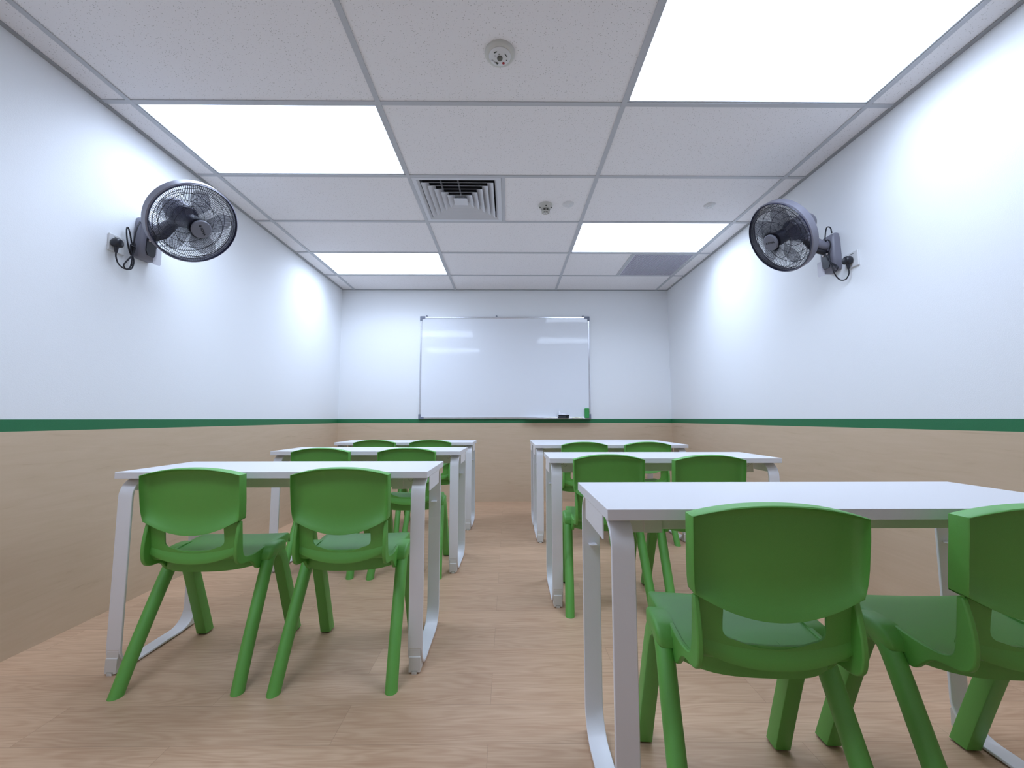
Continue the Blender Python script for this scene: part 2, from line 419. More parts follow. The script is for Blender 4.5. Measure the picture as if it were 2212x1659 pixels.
# ------------------------------------------------------------------ air diffuser and grille
def sq_ring(bm, cx, cy, r0, z0, r1, z1, t=0.0015, mi=0):
    P = lambda r, z: [Vector((cx+sx*r, cy+sy*r, z)) for sx, sy in ((-1,-1),(1,-1),(1,1),(-1,1))]
    add_loft(bm, [P(r0, z0), P(r1, z1), P(r1-t, z1), P(r0-t, z0), P(r0, z0)], cap=False, mi=mi)
ad = empty('air_diffuser', (-0.336, 2.771, ZC)); tag(ad, 'square white four-way air diffuser with nested louvres beside the left light', 'air vent')
bm = bmesh.new()
P = lambda r, z: [Vector((sx*r, sy*r, z)) for sx, sy in ((-1,-1),(1,-1),(1,1),(-1,1))]
add_loft(bm, [P(0.287, 0.004), P(0.287, 0.0), P(0.262, 0.0), P(0.245, 0.012), P(0.245, 0.06), P(0.287, 0.06), P(0.287, 0.004)], cap=False)
obj('frame', bm, M['diffw'], ad)
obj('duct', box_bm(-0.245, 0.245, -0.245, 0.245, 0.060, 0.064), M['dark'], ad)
for k, r in enumerate((0.236, 0.199, 0.161, 0.123, 0.085)):
    bm = bmesh.new(); sq_ring(bm, 0, 0, r-0.042, 0.026, r, -0.002)
    obj('louvre', bm, M['diffw'], ad)
bm = bmesh.new(); add_loft(bm, [P(0.047, -0.002), P(0.012, 0.026)])
obj('centre_cone', bm, M['diffw'], ad)
bm = bmesh.new(); add_box(bm, -0.235, 0.235, -0.004, 0.004, 0.034, 0.05); add_box(bm, -0.004, 0.004, -0.235, 0.235, 0.034, 0.05); add_box(bm,-0.12,-0.112,-0.235,0.235,0.034,0.05)
obj('brace', bm, M['diffw'], ad)

rg = empty('return_grille', (1.464, 3.971, ZC)); tag(rg, 'grey slatted return air grille in the ceiling beside the right wall', 'air vent')
bm = bmesh.new(); a, b = 0.286, 0.276
add_loft(bm, [P(a, 0.004), P(a, 0.0), P(b, 0.0), P(b, 0.03), P(a, 0.03), P(a, 0.004)], cap=False)
obj('frame', bm, M['diffw'], rg)
bm = bmesh.new()
for k in range(38):
    x = -b+(k+0.5)*2*b/38
    add_box(bm, x-0.0045, x+0.0035, -b, b, 0.002, 0.010)
for y in (-0.14, 0, 0.14): add_box(bm, -b, b, y-0.002, y+0.002, 0.010, 0.020)
obj('slats', bm, M['grille'], rg)
obj('backing', box_bm(-b, b, -b, b, 0.0205, 0.0225), M['filter'], rg)

# ------------------------------------------------------------------ small ceiling fittings
FLIP = Matrix.Diagonal((1, 1, -1, 1))
def lathe_obj(name, prof, m, parent, seg=40, loc=(0, 0, 0)):
    bm = bmesh.new(); add_lathe(bm, prof, seg, Matrix.Translation(loc) @ FLIP)
    return obj(name, bm, m, parent, smooth=True, angle=40)
s = empty('ceiling_sensor', (-0.037, 1.597, TZ)); tag(s, 'round white ceiling sensor with a dark lens and red light near the top edge', 'sensor')
lathe_obj('base', [(0.064, 0.0), (0.064, 0.004), (0.060, 0.010), (0.050, 0.014), (0.046, 0.014)], M['offwhite'], s)
lathe_obj('cover', [(0.046, 0.011), (0.046, 0.016), (0.040, 0.020), (0.018, 0.021)], M['white'], s)
lathe_obj('lens', [(0.0115, 0.018), (0.0115, 0.026), (0.009, 0.029), (0.003, 0.030)], M['lens'], s)
o = lathe_obj('indicator_light', [(0.0055, 0.018), (0.0055, 0.0225), (0.003, 0.0235)], M['red'], s, 16, (0.015, 0.026, 0)); o['label'] = 'red indicator light'
def mk(x, y, w_, d_, a):
    bm = bmesh.new(); mt = Matrix.Translation((x, y, 0)) @ Matrix.Rotation(a, 4, 'Z'); add_box(bm, -w_/2, w_/2, -d_/2, d_/2, -0.0222, -0.0195, 0, mt); obj('print_mark', bm, M['mark'], s)
mk(-0.018, -0.026, 0.013, 0.004, -0.5); mk(-0.003, -0.018, 0.004, 0.004, 0); mk(-0.020, -0.010, 0.003, 0.003, 0); mk(0.026, -0.012, 0.018, 0.003, 1.0); mk(0.029, 0.012, 0.005, 0.0025, -0.5); mk(-0.013, 0.026, 0.012, 0.007, 0.6)
bm = bmesh.new(); mt = Matrix.Translation((-0.026, 0.022, 0)) @ Matrix.Rotation(0.8, 4, 'Z'); add_box(bm, -0.014, 0.014, -0.004, 0.004, -0.024, -0.019, 0, mt)
obj('window', bm, M['white'], s)

s = empty('smoke_detector', (0.267, 2.822, TZ)); tag(s, 'cream smoke detector with slotted cage hanging right of the air diffuser', 'smoke detector')
lathe_obj('base', [(0.050, 0.0), (0.050, 0.006), (0.047, 0.012)], M['offwhite'], s)
lathe_obj('body', [(0.046, 0.011), (0.044, 0.022), (0.034, 0.028), (0.020, 0.030)], M['offwhite'], s)
lathe_obj('chamber', [(0.020, 0.028), (0.022, 0.046), (0.018, 0.048)], M['lens'], s)
bm = bmesh.new()
for k in range(8):
    a = 2*PI*k/8; add_tube(bm, [(0.029*math.cos(a), 0.029*math.sin(a), -0.026), (0.026*math.cos(a), 0.026*math.sin(a), -0.055)], 0.0022, 5)
add_lathe(bm, [(0.029, 0.052), (0.029, 0.058), (0.024, 0.058), (0.024, 0.052), (0.029, 0.052)], 32, FLIP, cap=False)
add_box(bm, -0.027, 0.027, -0.002, 0.002, -0.058, -0.054); add_box(bm, -0.002, 0.002, -0.027, 0.027, -0.058, -0.054)
obj('cage', bm, M['offwhite'], s)
for a in (-2.9, -PI/2, -0.25):
    bm = bmesh.new(); add_box(bm, 0.040*math.cos(a)-0.005, 0.040*math.cos(a)+0.005, 0.040*math.sin(a)-0.003, 0.040*math.sin(a)+0.003, -0.0275, -0.018)
    obj('slot', bm, M['mark'], s)
def disc(x, y, lab):
    s = empty('ceiling_disc', (x, y, TZ)); tag(s, lab, 'sprinkler cover', 'small round discs in the ceiling tiles')
    lathe_obj('rim', [(0.040, 0.0), (0.040, 0.002), (0.033, 0.010), (0.024, 0.012)], M['white'], s)
    lathe_obj('centre', [(0.024, 0.008), (0.024, 0.009), (0.014, 0.017), (0.006, 0.014)], M['white'], s)
disc(0.429, 2.806, 'small white ceiling disc beside the cream smoke detector'); disc(1.452, 2.815, 'small white ceiling disc near the right wall fan')

# ------------------------------------------------------------------ whiteboard
WX0, WX1, WZ0, WZ1 = -1.043, 0.957, 0.944, 2.150
wb = empty('whiteboard', (0, YB, 0)); tag(wb, 'large white enamel board in a thin aluminium frame on the back wall', 'whiteboard')
F = 0.022; T = 0.024
obj('surface', box_bm(WX0+F*0.6, WX1-F*0.6, -0.019, -0.004, WZ0+F*0.6, WZ1-F*0.6), M['board'], wb)
bm = bmesh.new()
add_box(bm, WX0, WX1, -T, -0.002, WZ1-F, WZ1); add_box(bm, WX0, WX1, -T, -0.002, WZ0, WZ0+F)
add_box(bm, WX0, WX0+F, -T, -0.002, WZ0+F, WZ1-F); add_box(bm, WX1-F, WX1, -T, -0.002, WZ0+F, WZ1-F)
obj('frame', bm, M['alu'], wb, bevel=0.004)
for cx, sx in ((WX0, 1), (WX1, -1)):
    for cz, sz in ((WZ0, 1), (WZ1, -1)):
        ol = [(cx-sx*0.003, cz-sz*0.003), (cx+sx*0.06, cz-sz*0.003), (cx+sx*0.06, cz+sz*0.024), (cx+sx*0.024, cz+sz*0.024), (cx+sx*0.024, cz+sz*0.055), (cx-sx*0.003, cz+sz*0.055)]
        bm = bmesh.new(); add_prism(bm, ol, -0.027, -0.001)
        obj('corner_cap', bm, M['corner'], wb, bevel=0.004)
for cx in (WX0+0.075, (WX0+WX1)/2-0.10, WX1-0.075):
    bm = bmesh.new(); add_box(bm, cx-0.010, cx+0.010, -0.020, 0.0, WZ1-0.004, WZ1+0.010); add_lathe(bm, [(0.007, 0), (0.007, 0.02), (0.004, 0.022)], 16, Matrix.Translation((cx, 0.0, WZ1+0.008)) @ Matrix.Rotation(PI/2, 4, 'X'))
    obj('mounting_clip', bm, M['corner'], wb)
bm = bmesh.new(); add_prism(bm, [(-0.024, WZ0), (-0.085, WZ0-0.004), (-0.088, WZ0+0.006), (-0.083, WZ0+0.004), (-0.080, WZ0+0.001), (-0.024, WZ0+0.006)], 0.20, 0.945, axis='x')
obj('pen_tray', bm, M['alu'], wb)
# green eraser standing on the tray
bm = bmesh.new(); add_box(bm, -0.027, 0.027, -0.018, 0.0, 0.0, 0.116)
er = obj('board_eraser', bm, M['eraser'], bevel=0.010, bseg=3); er.location = (0.908, YB-0.0285, 0.9515); tag(er, 'green foam board eraser standing at the right corner of the whiteboard', 'eraser')
def marker(y, z, x0, lab):
    r = empty('marker_pen', (x0, YB+y, z)); tag(r, lab, 'marker pen', 'marker pens on the whiteboard tray')
    RX = Matrix.Rotation(PI/2, 4, 'Y')
    bm = bmesh.new(); add_lathe(bm, [(0.004, 0.0), (0.009, 0.004), (0.009, 0.085)], 14, RX); obj('barrel', bm, M['black'], r, smooth=True, angle=40)
    bm = bmesh.new(); add_lathe(bm, [(0.0098, 0.085), (0.0098, 0.120), (0.006, 0.126)], 14, RX); obj('cap', bm, M['rubber'], r, smooth=True, angle=40)
marker(-0.048, 0.9590, 0.572, 'lower black marker pen lying on the whiteboard tray')
marker(-0.046, 0.9790, 0.575, 'upper black marker pen resting on another marker on the tray')
bm = bmesh.new()
cr_ = [(0.578, -0.058, 0.990), (0.583, -0.036, 1.045), (0.600, -0.05, 1.012), (0.64, -0.040, 1.006), (0.69, -0.05, 0.992), (0.66, -0.064, 0.990), (0.62, -0.07, 0.991)]
vs = [bm.verts.new(p) for p in cr_]
for f in ((0,1,2),(0,2,6),(2,3,5),(2,5,6),(3,4,5)): bm.faces.new([vs[i] for i in f])
o = obj('plastic_wrapper', bm, M['paper'], mtx=Matrix.Translation((0, YB, 0.0))); sm_ = o.modifiers.new('t', 'SOLIDIFY'); sm_.thickness = 0.0015
tag(o, 'crumpled clear white wrapper on top of the marker pens', 'wrapper')
bm = bmesh.new()
pts = smooth_path([(0.745, -0.05, 0), (0.775, -0.056, 0.004), (0.81, -0.048, 0.001), (0.85, -0.055, 0.003)], 5)
add_loft(bm, [[p+Vector((0, -0.014, 0)), p+Vector((0, 0.014, 0)), p+Vector((0, 0.012, 0.012)), p+Vector((0, -0.012, 0.012))] for p in pts])
o = obj('folded_cloth', bm, M['cream'], mtx=Matrix.Translation((0, YB, 0.9495))); tag(o, 'small cream folded cloth on the tray left of the eraser', 'cloth')

# ------------------------------------------------------------------ desks
DW, DD, DH, DT = 1.196, 0.394, 0.741, 0.025
def strip_loop():
    """closed side path (y,z) of one leg frame, outer face"""
    y0, y1, z0, z1 = 0.010, 0.386, 0.004, DH-DT-0.001
    out = []
    def arc(cy, cz, r, a0, a1, n=8):
        for k in range(n+1):
            a = math.radians(a0+(a1-a0)*k/n); out.append((cy+r*math.cos(a), cz+r*math.sin(a), a))
    rt_, rb = 0.070, 0.085
    arc(y1-rt_, z1-rt_, rt_, 0, 90); arc(y0+rt_, z1-rt_, rt_, 90, 180); arc(y0+rb, z0+rb, rb, 180, 270); arc(y1-rb, z0+rb, rb, 270, 360)
    return out
def make_desk():
    r = empty('school_desk', (0, 0, 0))
    bm = bmesh.new(); add_box(bm, -DW/2, DW/2, 0, DD, DH-DT, DH)
    for f in bm.faces:
        f.normal_update()
    bm.normal_update(); bmesh.ops.recalc_face_normals(bm, faces=bm.faces)
    for f in bm.faces: f.material_index = 0 if abs(f.normal.z) > 0.5 else 1
    obj('tabletop', bm, [M['table'], M['edge']], r, bevel=0.0012)
    lp = strip_loop()
    for s in (-1, 1):
        xo, xi = s*(DW/2-0.010), s*(DW/2-0.064); t = 0.009
        bm = bmesh.new(); rings = []
        for (y, z, a) in lp:
            iy, iz = y-t*math.cos(a), z-t*math.sin(a)
            rings.append([Vector((xo, y, z)), Vector((xi, y, z)), Vector((xi, iy, iz)), Vector((xo, iy, iz))])
        rings.append(rings[0]); add_loft(bm, rings, cap=False)
        obj('leg_frame', bm, M['steel'], r, smooth=True, angle=40, bevel=0.002, merge=1e-5)
        for e, cy in ((1, 0.0), (-1, 0.396)):
            # foot block wraps the outer corner below the curve
            rb = 0.085; ol = [(cy+e*0.004, 0.006), (cy+e*0.006, 0.058), (cy+e*0.0095, 0.060)]
            for k in range(7):
                a = math.radians(140+(262-140)*k/6) if False else math.radians(165+(262-165)*k/6)
                ol.append((cy+e*(0.010+rb+(rb+0.000)*math.cos(a)), 0.004+rb+(rb)*math.sin(a)))
            ol.append((cy+e*0.085, 0.0035))
            bm = bmesh.new(); add_prism(bm, ol, s*(DW/2-0.0155), s*(DW/2-0.0585), axis='x')
            ft = obj('foot', bm, M['foot'], r, bevel=0.0008, bseg=1)
            bm = bmesh.new(); xm = s*(DW/2-0.037); yb_ = cy+e*0.004
            add_box(bm, xm-0.009, xm+0.009, min(yb_-e*0.002, yb_+e*0.02), max(yb_-e*0.002, yb_+e*0.02), 0.0, 0.0085)
            obj('adjuster', bm, M['foot'], ft)
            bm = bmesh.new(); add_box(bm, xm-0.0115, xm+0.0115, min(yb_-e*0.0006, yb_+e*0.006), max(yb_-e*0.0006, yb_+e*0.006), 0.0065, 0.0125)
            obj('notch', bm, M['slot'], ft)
        # end plate hanging at the table end, small hook clip on the rear upright
        bm = bmesh.new(); x0 = s*(DW/2-0.002); x1 = s*(DW/2-0.005)
        add_prism(bm, [(0.062, DH-DT-0.0005), (0.276, DH-DT-0.0005), (0.276, DH-0.083), (0.062, DH-0.083)], min(x0, x1), max(x0, x1), axis='x')
        add_box(bm, min(x1, s*(DW/2-0.12)), max(x1, s*(DW/2-0.12)), 0.062, 0.276, DH-DT-0.003, DH-DT-0.0005)
        obj('end_plate', bm, M['steel'], r)
        bm = bmesh.new(); xa, xb = s*(DW/2-0.026), s*(DW/2-0.050)
        add_box(bm, min(xa, xb), max(xa, xb), 0.352, 0.377, 0.556, 0.559)
        obj('hook_clip', bm, M['steel'], r)
        # bracket on the beam near the leg, with curved slots
        bm = bmesh.new(); bx0, bx1 = s*(DW/2-0.064), s*(DW/2-0.175)
        add_box(bm, min(bx0, bx1), max(bx0, bx1), 0.146, 0.149, DH-0.090, DH-DT-0.003)
        xc0, xc1 = s*(DW/2-0.175), s*(DW/2-0.128)
        add_box(bm, min(xc0, xc1), max(xc0, xc1), 0.1425, 0.146, DH-0.090, DH-DT-0.003)
        br = obj('bracket', bm, M['beam'], r, bevel=0.0008, bseg=1)
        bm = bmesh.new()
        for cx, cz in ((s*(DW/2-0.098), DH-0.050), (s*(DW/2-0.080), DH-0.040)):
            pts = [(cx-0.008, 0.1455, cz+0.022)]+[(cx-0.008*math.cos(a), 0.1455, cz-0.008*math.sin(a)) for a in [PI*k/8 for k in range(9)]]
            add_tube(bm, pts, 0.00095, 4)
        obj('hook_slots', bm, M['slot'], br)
    bm = bmesh.new()
    add_prism(bm, [(0.150, DH-DT-0.001), (0.150, DH-0.083), (0.240, DH-0.083), (0.240, DH-DT-0.001)], -(DW/2-0.066), DW/2-0.066, axis='x')
    obj('crossbeam', bm, M['beam'], r, bevel=0.002)
    return r
DESKS = [(-0.9113, 1.599, 0.0, 'white desk in the front left row, nearest on the left side'),
         (0.8199, 0.935, 0.0, 'large white desk nearest on the right, cut off by the picture edge'),
         (0.8097, 2.120, -0.5, 'white desk in the middle of the right side'),
         (0.8055, 3.200, 0.0, 'white desk at the far right with two chairs pulled up to it'),
         (-0.9022, 2.598, -1.0, 'white desk in the middle of the left side'),
         (-0.9079, 3.560, -0.3, 'white desk at the far left, closest to the whiteboard on that side'),
         (0.8035, 3.598, 0.0, 'white desk pushed against the back of the far right desk')]
D0 = make_desk()
for i, (x, y, a, lb) in enumerate(DESKS):
    o = D0 if i == 0 else copy_tree(D0)
    o.location = (x, y, 0); o.rotation_euler = (0, 0, math.radians(a)); tag(o, lb, 'desk', 'white two-seat school desks')

# ------------------------------------------------------------------ chairs
def make_chair():
    r = empty('school_chair', (0, 0, 0))
    # --- seat shell: profile (y,z) from the front lip, back over the seat and up the neck
    prof = smooth_path([(0, 0.418, 0.398), (0, 0.414, 0.420), (0, 0.398, 0.436), (0, 0.365, 0.441), (0, 0.30, 0.438), (0, 0.23, 0.433),
                        (0, 0.17, 0.428), (0, 0.125, 0.427), (0, 0.092, 0.431), (0, 0.074, 0.445), (0, 0.068, 0.475), (0, 0.063, 0.520), (0, 0.057, 0.560), (0, 0.055, 0.578)], 4)
    n = len(prof); rings = []
    for i, p in enumerate(prof):
        t = (prof[min(i+1, n-1)]-prof[max(i-1, 0)]).normalized()
        nn = Vector((0, t.z, -t.y))          # points down below the seat / rearwards behind the neck
        if nn.z > 0.2 or (abs(t.z) > 0.8 and nn.y > 0): nn = -nn
        if i == 0 or True:
            pass
        y, z = p.y, p.z
        if z > 0.46 and y < 0.1: wv = 0.1605
        elif y < 0.17: wv = 0.1605+0.003*sstep(0.06, 0.17, y)
        elif y > 0.33: wv = 0.178-0.006*sstep(0.37, 0.415, y)
        else: wv = lerp_tab([(0.17, 0.1635), (0.22, 0.174), (0.33, 0.178)], y)
        if y > 0.33: d = 0.034-0.020*sstep(0.38, 0.418, y)
        elif z > 0.45 and y < 0.1: d = 0.005
        else: d = lerp_tab([(0.06, 0.005), (0.17, 0.006), (0.22, 0.030), (0.31, 0.040), (0.34, 0.036)], y)
        rings.append((p, nn, wv, d))
    bm = bmesh.new(); rows = []
    rr = 0.004
    for p, nn, wv, d in rings:
        sec = [(-wv-0.002, d), (-wv-0.001, d*0.55), (-wv, rr), (-wv+rr*0.3, rr*0.3), (-wv+rr, 0)]
        inner = [(-wv+rr)+(2*(wv-rr))*k/16 for k in range(1, 16)]
        sec += [(x, 0.004*(1-(x/wv)**2)) for x in inner]+[(-a, b) for a, b in reversed(sec)]
        rows.append([p+Vector((x, 0, 0))+nn*q for x, q in sec])
    R = [[bm.verts.new(q) for q in row] for row in rows]
    for a, b in zip(R, R[1:]):
        for i in range(len(a)-1): bm.faces.new((a[i], a[i+1], b[i+1], b[i]))
    seat = obj('seat', bm, M['green'], r, smooth=True)
    so = seat.modifiers.new('s', 'SOLIDIFY'); so.thickness = 0.005; so.offset = 0
    # hole between neck members
    ol = []
    hw = 0.104
    ol += [(-hw+0.004, 0.640), (-hw, 0.515)]
    for k in range(7): 
        a = PI+PI/2*k/6*0.72; ol.append((-hw+0.026+0.026*math.cos(a), 0.500+0.022*math.sin(a)))
    for k in range(-6, 7): ol.append((0.078*k/6, 0.461+0.016*(k/6)**2))
    ol += [(-x, z) for x, z in reversed(ol[:9])]
    bm = bmesh.new(); add_prism(bm, ol, -0.08, 0.20)
    cut = obj('cutter', bm, M['green'])
    bo = seat.modifiers.new('b', 'BOOLEAN'); bo.operation = 'DIFFERENCE'; bo.object = cut; bo.solver = 'EXACT'
    bake(seat); bpy.data.objects.remove(cut)
    for p_ in seat.data.polygons: p_.use_smooth = True
    try: seat.data.set_sharp_from_angle(angle=math.radians(50))
    except Exception: pass
    # --- backrest panel
    bm = bmesh.new()
    def yrim(z): return lerp_tab([(0.50, 0.040), (0.56, 0.026), (0.62, 0.014), (0.70, 0.004), (0.78, -0.002)], z)
    def W(z): return lerp_tab([(0.50, 0.162), (0.570, 0.165), (0.585, 0.169), (0.605, 0.1715), (0.64, 0.1735), (0.70, 0.1745), (0.745, 0.1745), (0.78, 0.173)], z)
    def zb(u): return 0.527+0.052*abs(u)**2.0
    def zt(u): return 0.769-0.026*abs(u)**2.2
    DEP = 0.040
    uin = [0.0, 0.0, 0.014, 0.030, 0.070, 0.125]+[0.125+(1-0.125)*k/8 for k in range(1, 9)]     # insets from the edge to centre (in u)
    us = [(-1+a, i) for i, a in enumerate(uin)]; us = us+[(-u, i) for u, i in reversed(us[:-1])]
    vin = [(0.0, 0), (0.0, 1)]+[(0.015+0.925*k/18, 9) for k in range(0, 19)]+[(0.962, 3.6), (0.978, 3), (0.989, 2), (1.0, 1), (1.0, 0)]
    G = []
    for v, vi in vin:
        row = []
        for u, ui in us:
            top = v > 0.96
            idx = min(ui, vi) if top or vi < 2 else ui
            z = zb(u)+(zt(u)-zb(u))*v
            x = u*W(z)
            tv_ = max(0.0, min(1.0, v/0.40)); rec = 0.030*(1-(1-tv_)**2)
            crv = 0.012*u*u
            yr = yrim(z)+crv
            if idx == 0: y = yr+DEP
            elif idx == 1: y = yr+0.002
            elif idx == 2: y = yr if (v > 0.06 or top) else yr+0.001
            elif idx == 3: y = yr+rec*0.45
            elif idx == 3.6: y = yr+rec*0.8
            elif idx == 4: y = yr+rec*0.80
            elif idx == 5: y = yr+rec*0.96
            else: y = yr+rec
            if vi == 1 and v < 0.5: y = yr+0.001
            row.append(bm.verts.new((x, y, z)))
        G.append(row)
    for a, b in zip(G, G[1:]):
        for i in range(len(a)-1): bm.faces.new((a[i], a[i+1], b[i+1], b[i]))
    # front face
    K = []
    for v, vi in vin:
        if (v, vi) in ((0.0, 1), (1.0, 1)): continue
        row = []
        for u, ui in us:
            if ui == 1: continue
            z = zb(u)+(zt(u)-zb(u))*v; x = u*W(z)
            row.append(bm.verts.new((x, yrim(z)+0.012*u*u+DEP, z)))
        K.append(row)
    for a, b in zip(K, K[1:]):
        for i in range(len(a)-1): bm.faces.new((a[i], b[i], b[i+1], a[i+1]))
    obj('backrest', bm, M['green'], r, smooth=True, angle=50, merge=1e-5)
    # --- apron under the rear of the seat
    bm = bmesh.new()
    sec = []
    for k in range(17):
        x = -0.168+0.336*k/16; q = abs(x/0.168); y = 0.108+0.052*q**4; zl = 0.375+0.006*q*q
        sec.append([Vector((x, y, 0.424)), Vector((x, y, zl+0.002)), Vector((x, y+0.006, zl)), Vector((x, y+0.006, 0.424))])
    add_loft(bm, sec)
    add_box(bm, -0.155, 0.155, 0.352, 0.358, 0.392, 0.434)
    for s in (-1, 1): add_box(bm, s*0.06-0.002, s*0.06+0.002, 0.116, 0.355, 0.395, 0.427)
    ap = obj('under_rib', bm, M['green'], r, smooth=True, angle=40)
    # --- legs
    for s in (-1, 1):
        # rear leg: rounded tube, cut flat at the floor
        path = smooth_path([(0.184, 0.252, 0.408), (0.184, 0.232, 0.400), (0.185, 0.208, 0.374), (0.190, 0.152, 0.270), (0.196, 0.074, 0.115), (0.201, 0.022, 0.0)], 4)
        rings = []; m = len(path)
        for i, p in enumerate(path):
            t = (path[min(i+1, m-1)]-path[max(i-1, 0)]).normalized()
            a = Vector((1, 0, 0)); b = t.cross(a).normalized()
            rx = 0.0225-0.0005*i/m; ry = lerp_tab([(0, 0.030), (0.35, 0.0255), (1, 0.0215)], i/m)
            ring = []
            for k in range(16):
                an = 2*PI*k/16; q = p+a*rx*math.cos(an)+b*ry*math.sin(an)
                ring.append(q)
            if i == m-1: ring = [q+t*((0.0-q.z)/t.z) for q in ring]
            rings.append([Vector((s*q.x, q.y, max(q.z, 0.0))) for q in ring])
        bm = bmesh.new(); add_loft(bm, rings); obj('leg', bm, M['green'], r, smooth=True, angle=50)
        # front leg: squared section
        path = smooth_path([(0.184, 0.256, 0.408), (0.184, 0.274, 0.400), (0.185, 0.298, 0.374), (0.187, 0.343, 0.270), (0.190, 0.405, 0.115), (0.192, 0.447, 0.006)], 4)
        rings = []; m = len(path)
        for i, p in enumerate(path):
            t = (path[min(i+1, m-1)]-path[max(i-1, 0)]).normalized()
            a = Vector((1, 0, 0)); b = t.cross(a).normalized()
            k_ = i/m; rx = 0.0215; ry = 0.022+0.002*k_; c = lerp_tab([(0, 0.45), (0.35, 0.30), (1, 0.14)], k_)
            ring = [p+a*rx*x_+b*ry*y_ for x_, y_ in ((1, 1-c), (1-c*0.3, 1-c*0.3), (1-c, 1), (-1+c, 1), (-1+c*0.3, 1-c*0.3), (-1, 1-c), (-1, -1+c), (-1+c*0.3, -1+c*0.3), (-1+c, -1), (1-c, -1), (1-c*0.3, -1+c*0.3), (1, -1+c))]
            if i == m-1: ring = [q+t*((0.006-q.z)/t.z) for q in ring]
            rings.append([Vector((s*q.x, q.y, max(q.z, 0.006))) for q in ring])
        bm = bmesh.new(); add_loft(bm, rings); lg = obj('leg', bm, M['green'], r, smooth=True, angle=32)
        bm = bmesh.new(); add_box(bm, min(s*0.178, s*0.209), max(s*0.178, s*0.209), 0.430, 0.466, 0.0, 0.007); obj('foot_pad', bm, M['rubber'], lg)['label'] = 'black rubber pad'
        # shoulder joining both legs to the seat edge
        bm = bmesh.new(); rings = []
        for k, (y, zc, hh, xo) in enumerate([(0.188, 0.398, 0.008, 0.198), (0.193, 0.403, 0.016, 0.203), (0.202, 0.410, 0.022, 0.206), (0.218, 0.416, 0.0235, 0.207), (0.245, 0.4175, 0.0240, 0.207), (0.270, 0.4175, 0.0240, 0.207), (0.292, 0.4165, 0.0235, 0.2065), (0.308, 0.412, 0.022, 0.205), (0.318, 0.404, 0.016, 0.202), (0.323, 0.398, 0.008, 0.197)]):
            xi = 0.160; rd = 0.008
            ring = [(xi, zc-hh), (xo-rd, zc-hh), (xo-0.003, zc-hh+0.003), (xo, zc-hh+rd), (xo, zc+hh-rd), (xo-0.003, zc+hh-0.003), (xo-rd, zc+hh), (xi, zc+hh-0.001)]
            rings.append([Vector((s*x_, y, z_)) for x_, z_ in ring])
        add_loft(bm, rings); obj('leg_shoulder', bm, M['green'], r, smooth=True, angle=40)
        # side wing: deep rounded plate from the neck down to the rear leg
        top = [(0.225, 0.4375), (0.205, 0.4365), (0.185, 0.4345), (0.155, 0.4320), (0.125, 0.4315), (0.094, 0.4355), (0.078, 0.449), (0.0715, 0.478), (0.0665, 0.520), (0.061, 0.572)]
        low = [(0.048, 0.572), (0.040, 0.54), (0.033, 0.50), (0.033, 0.462), (0.041, 0.434), (0.057, 0.419), (0.080, 0.413), (0.105, 0.411), (0.128, 0.403), (0.148, 0.384), (0.168, 0.366), (0.190, 0.366), (0.212, 0.392)]
        top = [(p.x, p.y) for p in smooth_path([(a_, b_, 0) for a_, b_ in top], 3)]; low = [(p.x, p.y) for p in smooth_path([(a_, b_, 0) for a_, b_ in low], 3)]
        def wx(y, z, o_):   # plate leans in towards the top of the neck
            return s*(0.1625+0.0050*sstep(0.060, 0.160, y)+o_)
        bm = bmesh.new(); ol = top+low
        add_loft(bm, [[Vector((wx(y, z, -0.009), y, z)) for y, z in ol], [Vector((wx(y, z, 0.0035), y, z)) for y, z in ol]])
        obj('side_wing', bm, M['green'], r, smooth=True, angle=50, bevel=0.003)
    # rear band below the hole with its arched lower lip
    bm = bmesh.new(); sec = []
    for k in range(25):
        u = -1+2*k/24; x = u*0.1600; zl = 0.420+0.040*abs(u)**2.2; zh = 0.466+0.022*u*u; bow = 0.012*(1-u*u)
        sec.append([Vector((x, 0.0655, zh)), Vector((x, 0.0635-bow*0.25, zl+0.020)), Vector((x, 0.0605-bow*0.4, zl+0.003)), Vector((x, 0.062-bow*0.4, zl)), Vector((x, 0.074-bow*0.4, zl+0.001)), Vector((x, 0.080, zl+0.010)), Vector((x, 0.072, zh))])
    add_loft(bm, sec); obj('rear_band', bm, M['green'], r, smooth=True, angle=45)
    return r
CHAIRS = [(-1.138, 1.475, 2.5, 'green plastic chair at the near left desk, the left one of the pair'),
          (-0.608, 1.480, 1.5, 'green plastic chair at the near left desk, the one beside the aisle'),
          (0.552, 0.833, -5.0, 'largest green plastic chair, at the near right desk beside the aisle'),
          (1.107, 0.819, -3.0, 'green plastic chair cut off by the right edge of the picture'),
          (0.495, 2.012, -2.0, 'green plastic chair beside the aisle at the middle right desk'),
          (0.978, 1.975, 0.0, 'green plastic chair on the wall side of the middle right desk'),
          (0.578, 3.105, -1.0, 'green plastic chair beside the aisle at the far right desk'),
          (1.062, 3.105, 0.0, 'green plastic chair on the wall side of the far right desk'),
          (-1.145, 2.495, 1.0, 'green plastic chair on the wall side of the middle left desk'),
          (-0.620, 2.490, 0.5, 'green plastic chair beside the aisle at the middle left desk'),
          (-1.132, 3.455, 0.0, 'green plastic chair on the wall side of the far left desk'),
          (-0.660, 3.450, 0.0, 'green plastic chair beside the aisle at the far left desk')]
C0 = make_chair()
for i, (x, y, a, lb) in enumerate(CHAIRS):
    o = C0 if i == 0 else copy_tree(C0)
    o.location = (x, y, 0); o.rotation_euler = (0, 0, math.radians(a)); tag(o, lb, 'chair', 'green plastic school chairs')

